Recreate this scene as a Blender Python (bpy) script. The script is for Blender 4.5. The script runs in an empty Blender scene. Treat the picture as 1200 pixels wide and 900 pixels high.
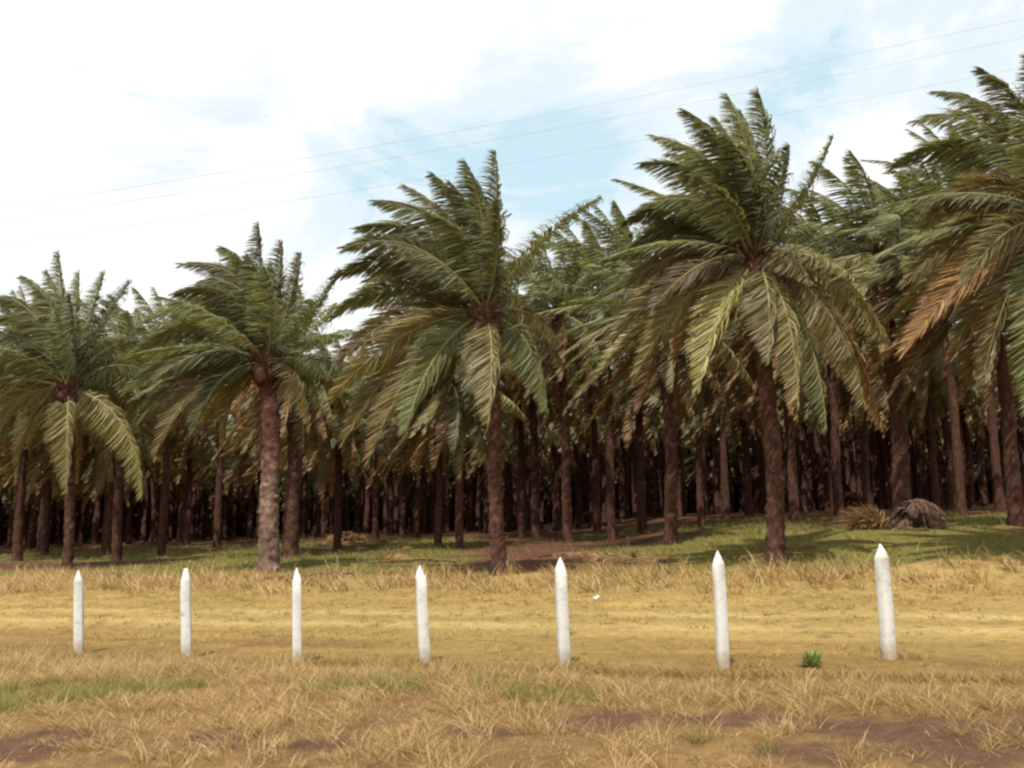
import bpy, math, random
import numpy as np
from mathutils import Vector, Matrix

SC = bpy.context.scene
COL = SC.collection
R = math.radians
rs = np.random.RandomState(7)
random.seed(7)

# ------------------------------------------------------------------ camera
F = 1040.0                       # focal length in pixels of the 1200 px wide photograph
EYE = 2.0
PITCH = math.atan(145 / F)
ROLL = R(2.0)
CAMROT = Matrix.Rotation(math.pi / 2 + PITCH, 3, 'X') @ Matrix.Rotation(-ROLL, 3, 'Z')
cd = bpy.data.cameras.new('camera')
cd.sensor_width = 36.0
cd.lens = 36.0 * F / 1200.0
cd.clip_start, cd.clip_end = 0.1, 8000
cam = bpy.data.objects.new('camera', cd)
cam.matrix_world = Matrix.Translation((0, 0, EYE)) @ CAMROT.to_4x4()
COL.objects.link(cam)
SC.camera = cam


def ray(px, py):
    return CAMROT @ Vector(((px - 600) / F, (450 - py) / F, -1.0))


def at(px, py, Y):               # the point seen at a pixel at distance Y
    d = ray(px, py)
    return Vector((0, 0, EYE)) + d * (Y / d.y)


def on_ground(px, py):
    d = ray(px, py)
    return Vector((0, 0, EYE)) + d * (-EYE / d.z)


# ------------------------------------------------------------------ noise
TAB = rs.rand(8, 256, 256)


def vn(x, y, s=0):
    x = np.asarray(x, float); y = np.asarray(y, float)
    xi = np.floor(x).astype(int); yi = np.floor(y).astype(int)
    fx = x - xi; fy = y - yi
    fx = fx * fx * (3 - 2 * fx); fy = fy * fy * (3 - 2 * fy)
    t = TAB[s]
    a = t[yi & 255, xi & 255]; b = t[yi & 255, (xi + 1) & 255]
    c = t[(yi + 1) & 255, xi & 255]; d = t[(yi + 1) & 255, (xi + 1) & 255]
    return (a * (1 - fx) + b * fx) * (1 - fy) + (c * (1 - fx) + d * fx) * fy


def fbm(x, y, s=0):
    return 0.55 * vn(x, y, s) + 0.3 * vn(x * 2.1 + 17, y * 2.1 + 5, (s + 1) % 8) + 0.15 * vn(x * 4.3 + 3, y * 4.3 + 9, (s + 2) % 8)


def sstep(a, b, x):
    t = np.clip((np.asarray(x, float) - a) / (b - a), 0, 1)
    return t * t * (3 - 2 * t)


SL = 0.35


def fence_v(x, y):               # distance behind the fence line
    return y + SL * x - 11.4


SOIL = [(60, 872, .8, .45), (20, 880, .7, .4), (250, 868, .5, .25), (700, 850, .8, .3), (860, 850, .8, .3), (1020, 862, .9, .4),
        (1150, 868, 1.0, .55), (1180, 890, .8, .5), (940, 890, .5, .3), (560, 865, .5, .25), (380, 880, .4, .25),
        (740, 662, 1.6, .8), (800, 672, 1.2, .5), (390, 645, 3.0, 2.0), (440, 640, 3.0, 2.0), (1130, 668, 1.6, .7)]
SOILP = [(on_ground(px, py), a, b) for px, py, a, b in SOIL]
GREEN = [(20, 830, .9, .5), (210, 812, .8, .4), (70, 815, .8, .4), (430, 812, .7, .3), (845, 885, .4, .3), (980, 885, .4, .3),
         (660, 822, .6, .3), (590, 805, .5, .25)]
GREENP = [(on_ground(px, py), a, b) for px, py, a, b in GREEN]


def blobs(lst, x, y):
    m = np.zeros_like(np.asarray(x, float))
    for p, a, b in lst:
        m = np.maximum(m, np.exp(-(((x - p.x) / a) ** 2 + ((y - p.y) / b) ** 2) ** 1.5))
    return m


MOUND = on_ground(1120, 680)


def gh(x, y):                    # ground height
    x = np.asarray(x, float); y = np.asarray(y, float)
    v = fence_v(x, y)
    near = 1 - sstep(-1.2, 0.1, v)
    h = near * (0.13 * (fbm(x * 1.4, y * 1.8, 1) - .4) + 0.05 * vn(x * 5, y * 5, 2))
    h += (1 - near) * 0.05 * (fbm(x * .5, y * .5, 3) - .5)
    far = sstep(9, 16, v) * (1 - sstep(60, 120, v))
    h += far * 0.25 * (fbm(x * .25, y * .25, 4) - .45)
    h += 0.45 * np.exp(-(((x - MOUND.x) / 2.2) ** 2 + ((y - MOUND.y) / 1.0) ** 2))
    h += .75 * sstep(5, 13, x) * sstep(23, 34, y)
    return h


def gz(x, y):
    return float(gh(np.array([x]), np.array([y]))[0])


def on_terrain(px, py):          # where the ray through a pixel meets the uneven ground
    d = ray(px, py); o = Vector((0, 0, EYE))
    for y in np.arange(6, 120, .1):
        p = o + d * (y / d.y)
        if p.z <= gz(p.x, p.y): return p
    return on_ground(px, py)


# ------------------------------------------------------------------ node helpers
def new_mat(name):
    m = bpy.data.materials.new(name); m.use_nodes = True
    nt = m.node_tree; nt.nodes.clear()
    return m, nt, nt.nodes, nt.links


def ramp(nodes, stops, interp='LINEAR'):
    n = nodes.new('ShaderNodeValToRGB'); cr = n.color_ramp; cr.interpolation = interp
    while len(cr.elements) < len(stops): cr.elements.new(0.5)
    for e, (p, c) in zip(cr.elements, stops):
        e.position = p; e.color = (c[0], c[1], c[2], 1)
    return n


def mixc(nodes, links, mode, fac, a, b):
    n = nodes.new('ShaderNodeMix'); n.data_type = 'RGBA'; n.blend_type = mode
    for sock, val in ((n.inputs[0], fac), (n.inputs[6], a), (n.inputs[7], b)):
        if hasattr(val, 'is_output'): links.new(val, sock)
        elif isinstance(val, (int, float)): sock.default_value = val
        else: sock.default_value = (*val, 1)
    return n.outputs[2]


def noise(nodes, links, vec, scale, detail=4, rough=.55):
    n = nodes.new('ShaderNodeTexNoise'); n.inputs['Scale'].default_value = scale
    n.inputs['Detail'].default_value = detail; n.inputs['Roughness'].default_value = rough
    if vec is not None: links.new(vec, n.inputs['Vector'])
    return n


def leaf_mat(name, stops, back, trans=0.28, rough=.5, vary=.35, spec=.35, patch=None):
    """blade/leaflet: colour per leaflet, per object, a paler underside, some light through it"""
    m, nt, N, L = new_mat(name)
    g = N.new('ShaderNodeNewGeometry')
    r = ramp(N, stops); L.new(g.outputs['Random Per Island'], r.inputs[0])
    col = r.outputs[0]
    if patch:
        nz = noise(N, L, g.outputs['Position'], patch[0], 3)
        pr = ramp(N, [(.42, (0, 0, 0)), (.62, (1, 1, 1))]); L.new(nz.outputs['Fac'], pr.inputs[0])
        mul = N.new('ShaderNodeMath'); mul.operation = 'MULTIPLY'; mul.inputs[1].default_value = patch[2]
        L.new(pr.outputs[0], mul.inputs[0])
        col = mixc(N, L, 'MIX', mul.outputs[0], col, patch[1])
    oi = N.new('ShaderNodeObjectInfo')
    hs = N.new('ShaderNodeHueSaturation'); L.new(col, hs.inputs['Color'])
    mr = N.new('ShaderNodeMapRange'); mr.inputs[3].default_value = 1 - vary; mr.inputs[4].default_value = 1 + vary
    L.new(oi.outputs['Random'], mr.inputs[0]); L.new(mr.outputs[0], hs.inputs['Value'])
    mh = N.new('ShaderNodeMapRange'); mh.inputs[3].default_value = .485; mh.inputs[4].default_value = .51
    L.new(oi.outputs['Random'], mh.inputs[0]); L.new(mh.outputs[0], hs.inputs['Hue'])
    col = mixc(N, L, 'MIX', g.outputs['Backfacing'], hs.outputs[0], mixc(N, L, 'MIX', .45, hs.outputs[0], back))
    b = N.new('ShaderNodeBsdfPrincipled'); L.new(col, b.inputs['Base Color'])
    b.inputs['Roughness'].default_value = rough; b.inputs['Specular IOR Level'].default_value = spec
    t = N.new('ShaderNodeBsdfTranslucent'); L.new(mixc(N, L, 'MULTIPLY', 1.0, col, (1.25, 1.2, .7)), t.inputs[0])
    ms = N.new('ShaderNodeMixShader'); ms.inputs[0].default_value = trans
    L.new(b.outputs[0], ms.inputs[1]); L.new(t.outputs[0], ms.inputs[2])
    o = N.new('ShaderNodeOutputMaterial'); L.new(ms.outputs[0], o.inputs[0])
    return m


def rough_mat(name, stops, scale, rough=.9, stretch=(1, 1, 1), bump=.4, coords='Object', lichen=None, bscale=None):
    m, nt, N, L = new_mat(name)
    tc = N.new('ShaderNodeTexCoord'); mp = N.new('ShaderNodeMapping'); mp.inputs['Scale'].default_value = stretch
    L.new(tc.outputs[coords], mp.inputs[0])
    nz = noise(N, L, mp.outputs[0], scale, 6, .65)
    r = ramp(N, stops); L.new(nz.outputs['Fac'], r.inputs[0]); col = r.outputs[0]
    if lichen:
        n2 = noise(N, L, tc.outputs[coords], lichen[0], 5, .7)
        r2 = ramp(N, [(lichen[2], (0, 0, 0)), (lichen[2] + .09, (1, 1, 1))]); L.new(n2.outputs['Fac'], r2.inputs[0])
        col = mixc(N, L, 'MIX', r2.outputs[0], col, lichen[1])
    b = N.new('ShaderNodeBsdfPrincipled'); L.new(col, b.inputs['Base Color'])
    b.inputs['Roughness'].default_value = rough; b.inputs['Specular IOR Level'].default_value = .2
    if bump:
        n3 = noise(N, L, mp.outputs[0], bscale or scale * 3, 4)
        bp = N.new('ShaderNodeBump'); bp.inputs['Strength'].default_value = bump; bp.inputs['Distance'].default_value = .05
        L.new(n3.outputs['Fac'], bp.inputs['Height']); L.new(bp.outputs[0], b.inputs['Normal'])
    o = N.new('ShaderNodeOutputMaterial'); L.new(b.outputs[0], o.inputs[0])
    return m


M_GREEN = leaf_mat('frond_green', [(0, (.10, .118, .046)), (.5, (.15, .165, .066)), (.85, (.2, .2, .085)), (1, (.26, .21, .095))], (.29, .30, .21), .52)
M_OLIVE = leaf_mat('frond_olive', [(0, (.11, .098, .038)), (.5, (.18, .148, .058)), (1, (.27, .19, .078))], (.24, .21, .13), .42)
M_YELLOW = leaf_mat('frond_yellowing', [(0, (.165, .155, .05)), (.6, (.235, .205, .07)), (1, (.28, .22, .085))], (.24, .21, .12))
M_DRY = leaf_mat('frond_dry', [(0, (.13, .07, .028)), (.5, (.24, .13, .052)), (1, (.34, .2, .09))], (.25, .16, .08), .25, .7)
M_RACHIS = rough_mat('rachis', [(.3, (.15, .13, .045)), (.7, (.26, .21, .08))], 3, .5, bump=0)
M_RACHIS_DRY = rough_mat('rachis_dry', [(.3, (.12, .07, .035)), (.7, (.22, .13, .06))], 3, .7, bump=0)
M_TRUNK = rough_mat('palm_bark', [(.25, (.024, .010, .007)), (.5, (.068, .030, .020)), (.75, (.14, .068, .046))], 5, .95,
                    (1, 1, .6), .8, lichen=(2.2, (.28, .2, .155), .64))
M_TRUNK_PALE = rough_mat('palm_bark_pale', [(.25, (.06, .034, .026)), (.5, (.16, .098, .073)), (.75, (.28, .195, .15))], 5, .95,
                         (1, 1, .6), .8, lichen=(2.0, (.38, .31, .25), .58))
M_BOOT = rough_mat('frond_base', [(.25, (.04, .018, .013)), (.55, (.10, .047, .032)), (.8, (.19, .10, .065))], 6, .9)
M_FRUIT = rough_mat('fruit', [(.3, (.02, .008, .006)), (.6, (.075, .022, .013)), (.8, (.14, .055, .022))], 14, .6, bump=.6)


def sunlit_low(m):
    """paints sunlight on the lower half of the trunk: darker, redder bark above"""
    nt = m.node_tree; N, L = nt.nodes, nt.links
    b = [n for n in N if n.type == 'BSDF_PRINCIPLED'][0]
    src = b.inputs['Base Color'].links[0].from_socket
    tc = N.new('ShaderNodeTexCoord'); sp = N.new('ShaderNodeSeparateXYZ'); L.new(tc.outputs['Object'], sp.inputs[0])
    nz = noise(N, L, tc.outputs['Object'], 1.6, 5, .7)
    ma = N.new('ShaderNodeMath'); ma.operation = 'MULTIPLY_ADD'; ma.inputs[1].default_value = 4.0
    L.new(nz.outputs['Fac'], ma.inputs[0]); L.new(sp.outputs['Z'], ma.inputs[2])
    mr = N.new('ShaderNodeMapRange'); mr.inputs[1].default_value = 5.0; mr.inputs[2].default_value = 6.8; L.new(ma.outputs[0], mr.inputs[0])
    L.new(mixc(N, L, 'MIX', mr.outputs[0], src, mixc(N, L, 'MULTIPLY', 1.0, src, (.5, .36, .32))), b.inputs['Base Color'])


sunlit_low(M_TRUNK_PALE)  # the sunlit lower trunk is put into the bark colour


def white_post_mat():
    m, nt, N, L = new_mat('white_paint')
    tc = N.new('ShaderNodeTexCoord')
    nz = noise(N, L, tc.outputs['Object'], 9, 6, .7)
    r = ramp(N, [(.3, (.44, .42, .37)), (.5, (.60, .59, .55)), (.8, (.68, .67, .64))]); L.new(nz.outputs['Fac'], r.inputs[0])
    n4 = noise(N, L, tc.outputs['Object'], 5.5, 8, .75); mp = None
    oi = N.new('ShaderNodeObjectInfo'); n4.noise_dimensions = '4D'
    mw = N.new('ShaderNodeMath'); mw.operation = 'MULTIPLY'; mw.inputs[1].default_value = 30; L.new(oi.outputs['Random'], mw.inputs[0]); L.new(mw.outputs[0], n4.inputs['W'])
    r4 = ramp(N, [(.56, (0, 0, 0)), (.66, (.8, .8, .8))]); L.new(n4.outputs['Fac'], r4.inputs[0])
    worn = mixc(N, L, 'MIX', r4.outputs[0], r.outputs[0], (.30, .28, .24))
    # rain-splashed soil on the lowest hand's breadth
    sp = N.new('ShaderNodeSeparateXYZ'); L.new(tc.outputs['Object'], sp.inputs[0])
    n2 = noise(N, L, tc.outputs['Object'], 14, 4)
    ad = N.new('ShaderNodeMath'); ad.operation = 'MULTIPLY_ADD'; ad.inputs[1].default_value = .35
    L.new(n2.outputs['Fac'], ad.inputs[0]); L.new(sp.outputs['Z'], ad.inputs[2])
    r2 = ramp(N, [(.22, (1, 1, 1)), (.46, (0, 0, 0))]); L.new(ad.outputs[0], r2.inputs[0])
    mu = N.new('ShaderNodeMath'); mu.operation = 'MULTIPLY'; mu.inputs[1].default_value = .75; L.new(r2.outputs[0], mu.inputs[0])
    col = mixc(N, L, 'MIX', mu.outputs[0], worn, (.30, .22, .13))
    b = N.new('ShaderNodeBsdfPrincipled'); L.new(col, b.inputs['Base Color']); b.inputs['Roughness'].default_value = .75
    bp = N.new('ShaderNodeBump'); bp.inputs['Strength'].default_value = .3; bp.inputs['Distance'].default_value = .01
    L.new(nz.outputs['Fac'], bp.inputs['Height']); L.new(bp.outputs[0], b.inputs['Normal'])
    o = N.new('ShaderNodeOutputMaterial'); L.new(b.outputs[0], o.inputs[0])
    return m


M_POST = white_post_mat()

# ------------------------------------------------------------------ mesh helpers


class MB:
    def __init__(self):
        self.v = []; self.f = []; self.m = []; self.n = 0

    def add(self, verts, faces, mat=0):
        verts = np.asarray(verts, float).reshape(-1, 3); faces = np.asarray(faces, int)
        self.v.append(verts); self.f.append(faces + self.n); self.n += len(verts)
        self.m.append(np.broadcast_to(np.asarray(mat, int), (len(faces),)))

    def mesh(self, name, mats, smooth=False):
        me = bpy.data.meshes.new(name)
        V = np.concatenate(self.v)
        me.vertices.add(len(V)); me.vertices.foreach_set('co', V.ravel())
        sizes = np.concatenate([np.full(len(f), f.shape[1]) for f in self.f])
        loops = np.concatenate([f.ravel() for f in self.f])
        me.loops.add(len(loops)); me.loops.foreach_set('vertex_index', loops.astype(np.int32))
        starts = np.concatenate([[0], np.cumsum(sizes)[:-1]])
        me.polygons.add(len(sizes)); me.polygons.foreach_set('loop_start', starts.astype(np.int32))
        for m in mats: me.materials.append(m)
        me.polygons.foreach_set('material_index', np.concatenate(self.m).astype(np.int32))
        if smooth: me.polygons.foreach_set('use_smooth', np.ones(len(sizes), bool))
        me.update(calc_edges=True); me.validate()
        return me


def link(name, me, parent=None, loc=None):
    o = bpy.data.objects.new(name, me); COL.objects.link(o)
    if parent: o.parent = parent
    if loc is not None: o.location = loc
    return o


def tag(o, label=None, cat=None, group=None, kind=None):
    for k, val in (('label', label), ('category', cat), ('group', group), ('kind', kind)):
        if val: o[k] = val
    return o


def tube(P, rad, k=6, cap=True):
    """a tube along the points P with the radii rad"""
    P = np.asarray(P, float); n = len(P); rad = np.broadcast_to(rad, (n,))
    T = np.gradient(P, axis=0); T /= np.linalg.norm(T, axis=1)[:, None] + 1e-9
    ref = np.array([0.3, 0.9, 0.1]) if abs(T[0, 2]) > .7 else np.array([0, 0, 1.0])
    A = np.cross(T, ref); A /= np.linalg.norm(A, axis=1)[:, None] + 1e-9
    B = np.cross(T, A)
    a = np.arange(k) * 2 * math.pi / k
    V = P[:, None] + rad[:, None, None] * (np.cos(a)[None, :, None] * A[:, None] + np.sin(a)[None, :, None] * B[:, None])
    i = np.arange(n - 1)[:, None] * k; j = np.arange(k)[None]; j2 = (j + 1) % k
    Fq = np.stack([i + j, i + j2, i + k + j2, i + k + j], -1).reshape(-1, 4)
    return V.reshape(-1, 3), Fq


WIND = np.array([-1.0, .12, .05])


def bez(P0, P1, P2, n):
    t = np.linspace(0, 1, n)[:, None]
    return (1 - t) ** 2 * P0 + 2 * t * (1 - t) * P1 + t * t * P2


def frond(curve, B0, rng, nl=60, ll=.95, lw=.05, segs=3, wind=.55, grav=.4, mats=None, name='frond', k=5, r0=.05, petiole=.16):
    """one pinnate frond: a tapering rachis and two rows of wind-swept leaflets"""
    P = np.asarray(curve, float); n = len(P)
    mb = MB()
    t = np.linspace(0, 1, n)
    V, Fq = tube(P, r0 * (1 - .88 * t) + .004, k)
    mb.add(V, Fq, 1)
    tl = petiole + (1 - petiole) * (np.arange(nl) + rng.rand(nl) * .6) / nl
    tl = np.clip(np.repeat(tl, 2), 0, .999)
    side = np.tile([1.0, -1.0], nl)
    m = len(tl)
    idx = tl * (n - 1); i0 = np.floor(idx).astype(int); fr = (idx - i0)[:, None]
    base = P[i0] * (1 - fr) + P[i0 + 1] * fr
    T = P[i0 + 1] - P[i0]; T /= np.linalg.norm(T, axis=1)[:, None]
    B = np.asarray(B0, float)[None] - T * (T @ np.asarray(B0, float))[:, None]
    B /= np.linalg.norm(B, axis=1)[:, None] + 1e-9
    N = np.cross(T, B)
    u = (tl - petiole) / (1 - petiole)
    prof = np.clip(np.sin(math.pi * np.clip(u, 0, 1) ** .62), 0, 1) ** .55
    prof = np.maximum(prof, .3 * (u > .5)) * (1 - .25 * u)
    Ln = ll * prof * (.88 + .22 * rng.rand(m)) + .05
    ang = R(58) - R(30) * u + rng.randn(m) * R(5)
    lift = rng.randn(m) * .17 + .1
    D = np.cos(ang)[:, None] * T + np.sin(ang)[:, None] * (side[:, None] * B + lift[:, None] * N)
    D /= np.linalg.norm(D, axis=1)[:, None]
    W = WIND / np.linalg.norm(WIND)
    wv = wind * (.65 + .7 * rng.rand(m)); gv = grav * (.6 + .8 * rng.rand(m))
    bend = wv[:, None] * W[None] + gv[:, None] * np.array([[0, 0, -1.0]])
    ss = np.linspace(0, 1, segs + 1)
    Q = np.empty((m, segs + 1, 3)); Q[:, 0] = base
    for s in range(1, segs + 1):
        mid = (ss[s] + ss[s - 1]) * .5
        d = D + bend * (mid * 1.9)
        d /= np.linalg.norm(d, axis=1)[:, None]
        Q[:, s] = Q[:, s - 1] + d * (Ln / segs)[:, None]
    wd = np.cross(D, N + .6 * rng.randn(m, 3)); wd /= np.linalg.norm(wd, axis=1)[:, None] + 1e-9
    wprof = np.interp(ss, [0, .3, .7, 1], [.55, 1, .75, .12])
    hw = (lw * .5 * (.75 + .5 * rng.rand(m)))[:, None, None] * wprof[None, :, None] * wd[:, None]
    V = np.stack([Q - hw, Q + hw], 2).reshape(-1, 3)
    st = (np.arange(m) * (segs + 1) * 2)[:, None]; s2 = np.arange(segs)[None] * 2
    Fq = np.stack([st + s2, st + s2 + 1, st + s2 + 3, st + s2 + 2], -1).reshape(-1, 4)
    mb.add(V, Fq, 0)
    return mb


def frond_mesh(name, *a, mats, **kw):
    return frond(*a, **kw).mesh(name, mats)


def trunk_mesh(base, top, r0, r1, rng, k=18, rings=90, rough=.15, mat=M_TRUNK, lean=None, k_boot=True):
    """ringed palm trunk with a swollen foot and the ragged stubs of cut frond bases"""
    base = np.array(base, float); top = np.array(top, float)
    t = np.linspace(0, 1, rings)[:, None]
    C = base * (1 - t) + top * t
    hgt = top[2] - base[2]
    C[:, 0] += (lean if lean is not None else .12) * np.sin(t[:, 0] * math.pi) + .04 * np.sin(t[:, 0] * 9 + rng.rand() * 6)
    C[:, 1] += .05 * np.sin(t[:, 0] * 7 + rng.rand() * 6)
    rad = r0 * (1 - t[:, 0]) + r1 * t[:, 0] + .45 * r0 * np.exp(-t[:, 0] * hgt / .45)
    a = np.arange(k) * 2 * math.pi / k
    z = t[:, 0] * hgt
    lat = vn(a[None] * 3 + z[:, None] * .0 + rng.rand() * 50, z[:, None] * 5 + a[None] * 0, 2) - .5
    stub = np.maximum(0, np.sin(a[None] * 4 + z[:, None] * 5.2)) * np.maximum(0, np.sin(z[:, None] * 15 - a[None] * 3))
    rr = rad[:, None] * (1 + rough * 2.2 * lat + rough * 1.6 * stub + rough * .6 * rng.randn(rings, k))
    V = np.stack([C[:, 0:1] + rr * np.cos(a), C[:, 1:2] + rr * np.sin(a), np.repeat(C[:, 2:3], k, 1)], -1)
    i = np.arange(rings - 1)[:, None] * k; j = np.arange(k)[None]; j2 = (j + 1) % k
    Fq = np.stack([i + j, i + j2, i + k + j2, i + k + j], -1).reshape(-1, 4)
    mb = MB(); mb.add(V.reshape(-1, 3), Fq)
    return mb.mesh('trunk', [mat], smooth=True)


def boots_mesh(c, r, h, rng, n=34):
    """the ragged mass of old frond bases under the crown"""
    mb = MB()
    for i in range(n):
        f = i / n; a = i * 2.4 + rng.rand() * .4
        z = c[2] - h * (1 - f) * .9
        d = np.array([math.cos(a), math.sin(a), .9 + .5 * rng.rand()])
        d /= np.linalg.norm(d)
        p0 = np.array([c[0] + .5 * r * math.cos(a), c[1] + .5 * r * math.sin(a), z])
        ln = r * (.8 + .8 * rng.rand())
        P = np.stack([p0, p0 + d * ln * .5, p0 + d * ln + np.array([0, 0, .05])])
        V, Fq = tube(P, np.array([.13, .1, .05]) * (.8 + .5 * rng.rand()), 6)
        mb.add(V, Fq)
    # core
    t = np.linspace(0, 1, 9)
    P = np.stack([np.full(9, c[0]), np.full(9, c[1]), c[2] - h + t * (h + .35)], 1)
    V, Fq = tube(P, r * np.array([.55, .75, .85, .9, .9, .8, .6, .4, .12]) * .85, 10)
    mb.add(V + rng.randn(*V.shape) * .02, Fq)
    return mb.mesh('frond_base', [M_BOOT])


def fruit_mesh(c, r, rng):
    """an egg-shaped bunch of small fruit with spiky bracts"""
    mb = MB()
    n, k = 9, 12
    th = np.linspace(.05, math.pi - .05, n); a = np.arange(k) * 2 * math.pi / k
    rr = r * (1 + .22 * rng.randn(n, k).clip(-1, 1))
    V = np.stack([rr * np.sin(th)[:, None] * np.cos(a), rr * np.sin(th)[:, None] * np.sin(a), rr * 1.35 * np.cos(th)[:, None] + 0 * a], -1)
    i = np.arange(n - 1)[:, None] * k; j = np.arange(k)[None]; j2 = (j + 1) % k
    Fq = np.stack([i + j, i + j2, i + k + j2, i + k + j], -1).reshape(-1, 4)
    mb.add(V.reshape(-1, 3) + np.array(c), Fq)
    return mb.mesh('fruit_bunch', [M_FRUIT])


M_MOULD = leaf_mat('frond_mouldering', [(0, (.05, .028, .02)), (.5, (.10, .058, .04)), (1, (.17, .105, .07))], (.13, .08, .055), .15, .8, 0)


def frond_mats(kind):
    return {'g': [M_GREEN, M_RACHIS], 'o': [M_OLIVE, M_RACHIS], 'y': [M_YELLOW, M_RACHIS], 'd': [M_DRY, M_RACHIS_DRY]}[kind]


def generic_curve(az, el, Ln, rng, npt=13, windk=.2, droop=.3):
    """frond rising at azimuth az and elevation el, arching over and pushed by the wind"""
    d = np.array([math.cos(az) * math.cos(el), math.sin(az) * math.cos(el), math.sin(el)])
    t = np.linspace(0, 1, npt)[:, None]
    dr = droop * (.35 + .9 * math.cos(el)) * (.8 + .4 * rng.rand())
    P = Ln * (t * d[None] + dr * t ** 2.2 * np.array([[0, 0, -1.0]]) + windk * t ** 2 * (WIND / np.linalg.norm(WIND))[None])
    return P


def side_of(curve, rng, spread=.5):
    c = np.asarray(curve); T = c[-1] - c[0]
    b = np.cross(T, [0, 0, 1.0])
    if np.linalg.norm(b) < .5: b = np.cross(T, [.3, 1.0, 0])
    b /= np.linalg.norm(b)
    Tn = T / np.linalg.norm(T)
    a = rng.randn() * spread
    return b * math.cos(a) + np.cross(Tn, b) * math.sin(a)


def crown_fronds(rng, n=34, Ln=5.2, lowest=-28, dry=False, **kw):
    """(curve, side, kind) for a whole wind-blown crown"""
    out = []
    for i in range(n):
        f = i / (n - 1)
        az = i * 2.39996 + rng.randn() * .15
        el = R(84 - (84 - lowest) * f ** .8) + rng.randn() * R(4)
        ln = Ln * (.8 + .25 * math.sin(math.pi * min(1, f * 1.3 + .12))) * (.92 + .16 * rng.rand())
        c = generic_curve(az, el, ln, rng, **kw)
        q = rng.rand()
        kind = 'g' if f < .48 else ('o' if q < .62 else ('g' if q < .8 else 'y'))
        if f > (.62 if dry else .86): kind = 'd' if q < .7 else 'o'
        out.append((c, side_of(c, rng), kind))
    return out


# ------------------------------------------------------------------ the front palms, frond by frond
def hero(label, C, Y, basex, r0, r1, fronds, extra, seed, pale=False, nfruit=3, lean=None, Ln=5.0, group='palms of the front row', nl=150):
    rng = np.random.RandomState(seed)
    c = at(C[0], C[1], Y)
    b = at(basex, C[1], Y)
    d = ray(basex, 600); bx = at(basex, 650, Y).x
    z0 = gz(bx, Y)
    root = bpy.data.objects.new('oil_palm', None); COL.objects.link(root)
    root.location = (bx, Y, z0); root.empty_display_size = .5
    tag(root, label, 'palm tree', group)
    cl = np.array(c - root.location)
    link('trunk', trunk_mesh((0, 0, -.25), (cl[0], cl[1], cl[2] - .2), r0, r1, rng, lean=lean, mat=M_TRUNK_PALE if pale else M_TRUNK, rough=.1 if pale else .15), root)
    link('frond_base', boots_mesh(cl, .5, 1.15, rng), root)
    for i in range(nfruit):
        a = -math.pi / 2 + (i - (nfruit - 1) / 2) * .9 + rng.randn() * .2
        link('fruit_bunch', fruit_mesh(cl + np.array([.42 * math.cos(a), .42 * math.sin(a), -.35 - .3 * rng.rand()]), .2 + .06 * rng.rand(), rng), root)
    for f in fronds:
        tx, ty, dy, bxp, byp = f[:5]
        kind = f[5] if len(f) > 5 else 'g'
        thin = len(f) > 6
        if not thin and ty < C[1] + 20 and tx < C[0] + 10: bxp, byp = bxp * 1.5 + 6, byp * 1.35 - 12
        tip = at(tx, ty, Y + dy)
        mid = at((C[0] + tx) / 2 + bxp, (C[1] + ty) / 2 + byp, Y + dy * .55)
        P2 = np.array(tip - root.location); P1 = np.array(mid - root.location) * 1.0
        cv = bez(cl, P1, P2, 15)
        T = P2 - cl; T /= np.linalg.norm(T)
        V = np.array([0, 1.0, 0]); B = np.cross(T, V); B /= np.linalg.norm(B) + 1e-9
        a = R(55) if thin else rng.uniform(-.65, .65)
        B = B * math.cos(a) + np.cross(T, B) * math.sin(a)
        Lc = np.linalg.norm(np.diff(cv, axis=0), axis=1).sum()
        link('frond', frond_mesh('frond', cv, B, rng, nl=int(nl * min(1, Lc / 4.5)) + 8, ll=(.78 if thin else 1.2) * min(1.1, Lc / 4.3),
                                 lw=.05, wind=.95, grav=.6, mats=frond_mats(kind), r0=.045, petiole=.08), root)
    for (cv, B, kind) in extra(rng):
        link('frond', frond_mesh('frond', cv + cl, B, rng, nl=nl - 40, ll=1.1, lw=.052, wind=.95, grav=.6, mats=frond_mats(kind), r0=.055), root)
    return root


def fill(azs, Ln=4.8):
    def f(rng):
        out = []
        for az, el, kind in azs:
            c = generic_curve(R(az), R(el), Ln * (.9 + .2 * rng.rand()), rng, windk=.18, droop=.3)
            out.append((c, side_of(c, rng), kind))
        return out
    return f


FILL = [(60, 60, 'g'), (110, 45, 'g'), (150, 30, 'g'), (80, 15, 'o'), (130, -5, 'o'), (40, 5, 'o'), (-60, 55, 'g'), (-120, 40, 'g'),
        (170, 10, 'g'), (200, 20, 'g'), (100, -25, 'd'), (30, 35, 'g')]

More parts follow.
